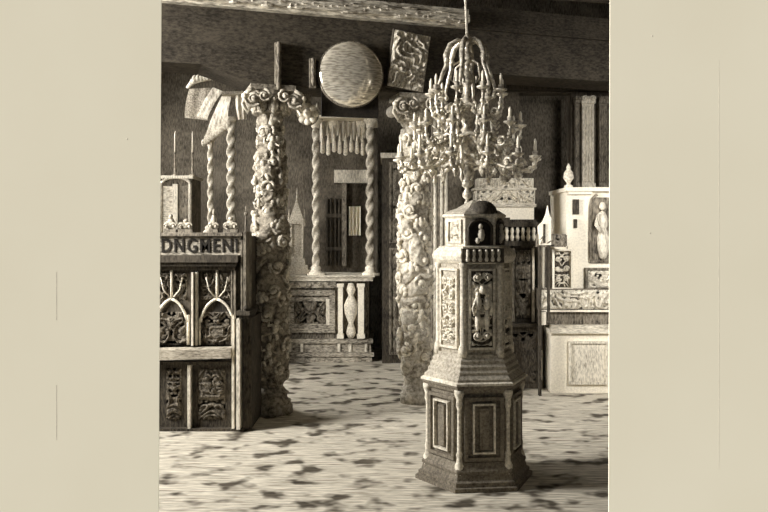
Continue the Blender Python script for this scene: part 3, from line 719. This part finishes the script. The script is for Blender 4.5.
b = MB(); f3.box(b, 547.5, 549.5, 245, 321, .0, .06); b.build('post', M_dark, chh)
b = MB(); f3.box(b, 537, 566, 234, 247, .03, .10); b.build('top_rail', M_mid, chh)
b = MB(); b.relief(f3.X(538), f3.X(567), f3.Z(246), f3.Z(235), .03, .03, 61, 13, res=.01); b.build('carving', M_mid, chh, True)

# ------------------------------------------------------------------ hexagonal carved pedestal
CX, CY = (474.5 - 384) * 5.28 / FPX, 5.29
ROT = math.radians(6)
ped = thing('hexagonal_pedestal', 'tall six-sided carved pedestal with domed lantern top, foremost on the open floor', 'pedestal', (CX, CY, 0), ROT)
def hexa(b, prof, n=6, M=None):
    vs = []; k = len(prof)
    for (r, z) in prof:
        for i in range(n):
            a = 2 * PI * i / n
            vs.append((r * math.cos(a), r * math.sin(a), z))
    fs = [(j * n + i, j * n + (i + 1) % n, (j + 1) * n + (i + 1) % n, (j + 1) * n + i) for j in range(k - 1) for i in range(n)]
    fs.append(tuple(range(n - 1, -1, -1))); fs.append(tuple((k - 1) * n + i for i in range(n)))
    return b.add(vs, fs, M)
def face(k, R_):
    """frame of face k (0 faces the eye): x along it, -y out of it"""
    return Matrix.Rotation(k * PI / 3, 4, 'Z') @ Matrix.Translation((0, -R_ * math.cos(PI / 6), 0))
M_pb = etch('ink_pedestal_base', 66, 140, (60, 60, 60), mid=.47, con=.24)
M_pp = etch('ink_pedestal_pale', 130, 236, D, mid=.42, con=.24)
M_ps = etch('ink_pedestal_shaft', 100, 200, (60, 60, 60), mid=.47, con=.24)
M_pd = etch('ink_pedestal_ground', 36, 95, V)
b = MB(); hexa(b, [(.395, 0), (.395, .025), (.375, .03), (.375, .055), (.355, .065), (.345, .10), (.352, .105), (.352, .12), (.33, .15), (.322, .17)]); b.build('plinth', M_pb, ped)
b = MB(); hexa(b, [(.312, .16), (.312, .60), (.33, .61), (.34, .635), (.352, .64), (.352, .655)]); bs = b.build('base_body', M_pb, ped)
b = MB(); hexa(b, [(.36, .655), (.36, .668), (.345, .675)]); b.build('base_slab', M_pp, ped)
for k in range(6):
    Mf = face(k, .312)
    b = MB(); b.frame(-.125, .125, .18, .58, .022, -.022, .002, Mf); b.box(-.03, .03, -.02, .002, .25, .51, Mf)
    pn = b.build('base_panel', M_pb, bs)
    b = MB(); b.frame(-.072, .072, .225, .54, .011, -.026, .002, Mf); b.build('inner_moulding', M_pp, pn)
    Mf2 = Matrix.Rotation(k * PI / 3 + PI / 6, 4, 'Z') @ Matrix.Translation((0, -.312, 0))
    b = MB(); b.lathe([(.03, .06), (.03, .15), (.02, .17), (.017, .2), (.022, .22), (.014, .24), (.013, .5), (.022, .53), (.018, .56), (.032, .60), (.032, .625)], 12, Mf2); b.build('corner_colonnette', M_pp, ped, True)
b = MB(); hexa(b, [(.335, .67), (.335, .69), (.325, .70), (.31, .715), (.31, .73), (.296, .745), (.296, .765), (.28, .78), (.28, .80), (.266, .815), (.262, .84)]); b.build('stepped_foot', M_ps, ped)
b = MB(); hexa(b, [(.245, .83), (.245, 1.42)]); shf = b.build('shaft', M_ps, ped)
for k in range(6):
    Mf = face(k, .245)
    b = MB(); b.frame(-.085, .085, .87, 1.385, .014, -.018, .002, Mf)
    pn = b.build('shaft_panel', M_pp, shf)
    b = MB(); b.box(-.072, .072, -.004, .002, .884, 1.371, Mf); b.build('ground', M_pd if k in (0, 1) else M_ps, pn)  # front and right grounds darker: their shade is put into the colour
    b = MB(); b.relief(-.07, .07, .89, 1.365, .004, .036, 71 + k * .37, 22, Mf, res=.0045)
    if k in (0,):   # carved standing figures under a mask, on the front
        b.ball((0, -.03, 1.25), (.022, .025, .028), 10, Mf)
        for sg in (-1, 1):
            b.ball((sg * .028, -.024, 1.17), (.024, .022, .05), 10, Mf); b.ball((sg * .03, -.022, 1.06), (.018, .02, .075), 10, Mf); b.ball((sg * .03, -.03, 1.225), (.014, .016, .018), 8, Mf)
            b.tube([Vector((sg * .045, -.03, 1.19)), Vector((sg * .062, -.035, 1.14)), Vector((sg * .05, -.03, 1.09))], .010, 6, Mf)
            b.scroll((sg * .035, -.02, 1.33), .026, 1.3, 0, .008, sg, Mf); b.scroll((sg * .03, -.02, .96), .03, 1.3, 0, .009, sg, Mf)
    else:
        for q in range(5):
            for sg in (-1, 1): b.scroll((sg * .03, -.016, .94 + .09 * q), .028, 1.2, q, .0065, sg, Mf)
    b.build('carving', M_ivory, pn, True)  # carving paler than its ground: lit highlights put into the colour
    Mf2 = Matrix.Rotation(k * PI / 3 + PI / 6, 4, 'Z') @ Matrix.Translation((0, -.238, 0))
    b = MB(); b.lathe([(.03, .82), (.03, .88), (.02, .9), (.0185, 1.38), (.028, 1.40), (.028, 1.42)], 10, Mf2); b.build('shaft_colonnette', M_pp, ped, True)
b = MB(); hexa(b, [(.25, 1.415), (.262, 1.425), (.275, 1.44), (.284, 1.465), (.275, 1.49), (.255, 1.505), (.25, 1.515)]); cs = b.build('pulvinated_frieze', M_pp, ped)
b = MB()
b.box(-.135, .135, -.012, .03, 1.425, 1.515, face(0, .284)); fp = b.build('front_arcade', M_pd, cs)
for q in range(6):
    b = MB(); b.lathe([(.008, 1.432), (.014, 1.445), (.007, 1.465), (.012, 1.485), (.008, 1.508)], 8, face(0, .284) @ Matrix.Translation((-.1 + .04 * q, -.018, 0))); b.build('baluster', M_pp, fp, True)
b = MB(); hexa(b, [(.24, 1.513), (.24, 1.525), (.2, 1.53)]); hexa(b, [(.195, 1.53), (.195, 1.715)]); hexa(b, [(.2, 1.71), (.215, 1.722), (.215, 1.735)]); ln = b.build('lantern', M_pp, ped)
for k in range(6):
    Mf = face(k, .195)
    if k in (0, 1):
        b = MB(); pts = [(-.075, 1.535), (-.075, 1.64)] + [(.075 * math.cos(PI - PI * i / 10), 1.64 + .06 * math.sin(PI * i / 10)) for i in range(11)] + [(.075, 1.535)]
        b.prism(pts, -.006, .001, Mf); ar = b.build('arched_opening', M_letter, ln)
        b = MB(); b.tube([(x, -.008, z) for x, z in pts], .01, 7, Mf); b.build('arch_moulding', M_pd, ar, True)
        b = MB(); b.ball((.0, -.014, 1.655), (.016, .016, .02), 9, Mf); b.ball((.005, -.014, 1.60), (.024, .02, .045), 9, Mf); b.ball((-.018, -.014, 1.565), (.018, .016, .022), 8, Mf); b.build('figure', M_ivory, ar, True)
    else:
        b = MB(); b.frame(-.07, .07, 1.545, 1.70, .014, -.012, .002, Mf); b.relief(-.045, .045, 1.565, 1.685, -.001, .014, 90 + k, 25, Mf, res=.005); b.build('lantern_panel', M_pp, ln)
b = MB(); hexa(b, [(.21, 1.735), (.17, 1.76), (.12, 1.775), (.06, 1.81), (.02, 1.83)]); b.build('roof', M_ps, ped)
Mf = face(0, .15); b = MB()
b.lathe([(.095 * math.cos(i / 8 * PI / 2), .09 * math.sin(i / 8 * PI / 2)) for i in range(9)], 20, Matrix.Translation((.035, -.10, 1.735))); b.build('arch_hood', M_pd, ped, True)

# ------------------------------------------------------------------ chandelier
DC = 6.35; sC = DC / FPX; CXc = (467 - 384) * sC
zC = lambda py: EYE - (py - HOR) * sC
chd = thing('chandelier', 'large pale tiered chandelier with curling candle arms hanging above the hexagonal pedestal', 'chandelier', (CXc, DC, 0))
b = MB(); b.tube([(0, 0, ZC), (-.012, 0, zC(0)), (0, 0, zC(36))], .011, 7); b.build('cord', M_pale, chd)
b = MB()
P = [(.01, 34), (.03, 37), (.055, 42), (.06, 44), (.02, 46), (.03, 52), (.055, 57), (.06, 61), (.02, 64), (.018, 70), (.045, 76), (.05, 82), (.02, 88), (.025, 96), (.06, 104), (.075, 112), (.05, 120), (.03, 126), (.07, 134), (.105, 143), (.10, 152), (.05, 160), (.025, 165), (.055, 170), (.055, 175), (.02, 178), (.04, 182), (.04, 186), (.015, 189), (.035, 193), (.035, 197), (.012, 200), (.022, 203), (.006, 207)]
b.lathe([(r, zC(y)) for r, y in reversed(P)], 20); b.build('stem', M_brass, chd, True)
def place(b, a): return Matrix.Rotation(a, 4, 'Z')
for i in range(6):                      # crown of drooping hoops
    a = i * PI / 3 + .2; Mx = place(b, a); b = MB()
    pts = [(.02, 0, zC(42)), (.08, 0, zC(41)), (.14, 0, zC(46)), (.175, 0, zC(56)), (.17, 0, zC(66)), (.205, 0, zC(76)), (.235, 0, zC(88)), (.22, 0, zC(94))]
    b.tube(pts, [.016, .02, .024, .022, .018, .016, .014, .010], 7, Mx)
    b.ball((.165, 0, zC(60)), (.026, .026, .035), 8, Mx); b.ball((.225, 0, zC(95)), .02, 7, Mx)
    b.tube([(.06, 0, zC(62)), (.12, 0, zC(66)), (.14, 0, zC(80)), (.10, 0, zC(84)), (.10, 0, zC(78))], .010, 6, Mx)
    b.build('crown_hoop', M_brass, chd, True)
tiers = [  # radius, cup row, root row, arms, candle rows, phase
    (.29, 94, 112, 9, 17, .15), (.42, 128, 140, 11, 15, .35), (.55, 160, 158, 13, 18, .05)]
for (rad, yc, yr, n, hc, ph) in tiers:
    for i in range(n):
        a = ph + 2 * PI * i / n; Mx = place(None, a); b = MB()
        z0 = zC(yr); z1 = zC(yc)
        pts = []; low = min(z0, z1) - .09 - .1 * rad
        ctrl = [Vector((.05, 0, z0)), Vector((rad * .42, 0, z0 + .07)), Vector((rad * .62, 0, low)), Vector((rad * 1.05, 0, low)), Vector((rad, 0, z1))]
        nn = 18
        for q in range(nn + 1):
            t = q / nn; c = [v.copy() for v in ctrl]
            while len(c) > 1: c = [c[w].lerp(c[w + 1], t) for w in range(len(c) - 1)]
            pts.append(c[0])
        b.tube(pts, [.017 - .006 * q / nn for q in range(nn + 1)], 6, Mx)
        b.scroll((rad * .5, 0, low + .13), .055, 1.3, PI, .011, -1, Mx, 10)
        b.ball((rad * .75, 0, pts[12].z - .02), (.026, .026, .036), 7, Mx)
        b.scroll((rad * .8, 0, low + .10), .04, 1.2, 0, .011, 1, Mx, 8)
        for q in (4, 8, 14, 16): b.ball(pts[q], (.02, .024, .022), 7, Mx)
        b.tube([pts[9], pts[9] + Vector((.02, .0, -.06)), pts[9] + Vector((.05, .0, -.085)), pts[9] + Vector((.08, 0, -.05))], [.011, .012, .011, .007], 6, Mx)
        arm = b.build('arm', M_brass, chd, True)
        b = MB(); b.lathe([(.008, z1 - .03), (.02, z1 - .01), (.046, z1 + .0), (.05, z1 + .012), (.02, z1 + .012), (.022, z1 + .045), (.014, z1 + .05)], 12, Mx @ Matrix.Translation((rad, 0, 0))); b.build('drip_pan', M_brass, arm, True)
        b = MB(); b.lathe([(.0125, z1 + .045), (.0115, z1 + hc * sC * .85), (.003, z1 + hc * sC)], 8, Mx @ Matrix.Translation((rad, 0, 0))); b.build('candle', M_stone, arm, True)
for i in range(12):                     # turned drops hanging between the tiers
    a = .3 + 2 * PI * i / 12; rad = .2 if i % 2 else .33; y0 = 118 if i % 2 else 150
    b = MB(); b.lathe([(.004, zC(y0 + 34)), (.02, zC(y0 + 30)), (.01, zC(y0 + 26)), (.026, zC(y0 + 20)), (.012, zC(y0 + 13)), (.018, zC(y0 + 8)), (.006, zC(y0))], 9, Matrix.Rotation(a, 4, 'Z') @ Matrix.Translation((rad, 0, 0)))
    b.tube([(.03, 0, zC(y0 - 6)), (rad * .6, 0, zC(y0 - 9)), (rad, 0, zC(y0 + 1))], .008, 5, Matrix.Rotation(a, 4, 'Z')); b.build('drop', M_brass, chd, True)
for q, (rr, yy) in enumerate(((.16, 108), (.24, 138), (.2, 166))):
    b = MB(); pts = [(rr * math.cos(i * PI / 16), rr * math.sin(i * PI / 16), zC(yy) + .012 * math.cos(i * PI / 2)) for i in range(33)]
    b.tube(pts, .013, 6); b.build('ring', M_brass, chd, True)

# ------------------------------------------------------------------ light
w = bpy.data.worlds.new('world'); sc.world = w; w.use_nodes = True
bg = w.node_tree.nodes['Background']; bg.inputs[0].default_value = (1, .985, .955, 1); bg.inputs[1].default_value = .13
def area(name, loc, target, sx, sy, power, col=(1, .98, .95), spread=180):
    l = bpy.data.lights.new(name, 'AREA'); l.shape = 'RECTANGLE'; l.size = sx; l.size_y = sy; l.energy = power; l.color = col; l.spread = math.radians(spread)
    o = bpy.data.objects.new(name, l); COL.objects.link(o); o.location = loc
    o.rotation_euler = (Vector(target) - Vector(loc)).to_track_quat('-Z', 'Y').to_euler(); return o
area('fill_front_right', (3.3, DP + .16, 2.7), (2.4, 8.3, 1.3), 1.0, 1.2, 42, spread=75)  # added fill lamp, brightens the pulpit and the right side
area('daylight_near_window', (XL + .12, 5.05, 3.1), (2.3, 7.4, 1.2), 1.3, 1.7, 385, spread=130)
area('daylight_far_window', (XL + .12, 9.6, 3.3), (.2, 8.9, 0), 2.2, 2.2, 195, spread=115)
sl = bpy.data.lights.new('raking_sun', 'SUN'); sl.energy = 11.3; sl.angle = .05; sl.color = (1, .975, .93)
so = bpy.data.objects.new('raking_sun', sl); COL.objects.link(so); so.location = (-6, 0, 5)
so.rotation_euler = Vector((.93, .2, -.3)).to_track_quat('-Z', 'Y').to_euler()

vs_ = sc.view_settings
vs_.view_transform = 'Standard'; vs_.look = 'None'; vs_.gamma = 1; vs_.use_curve_mapping = False; vs_.exposure = 0
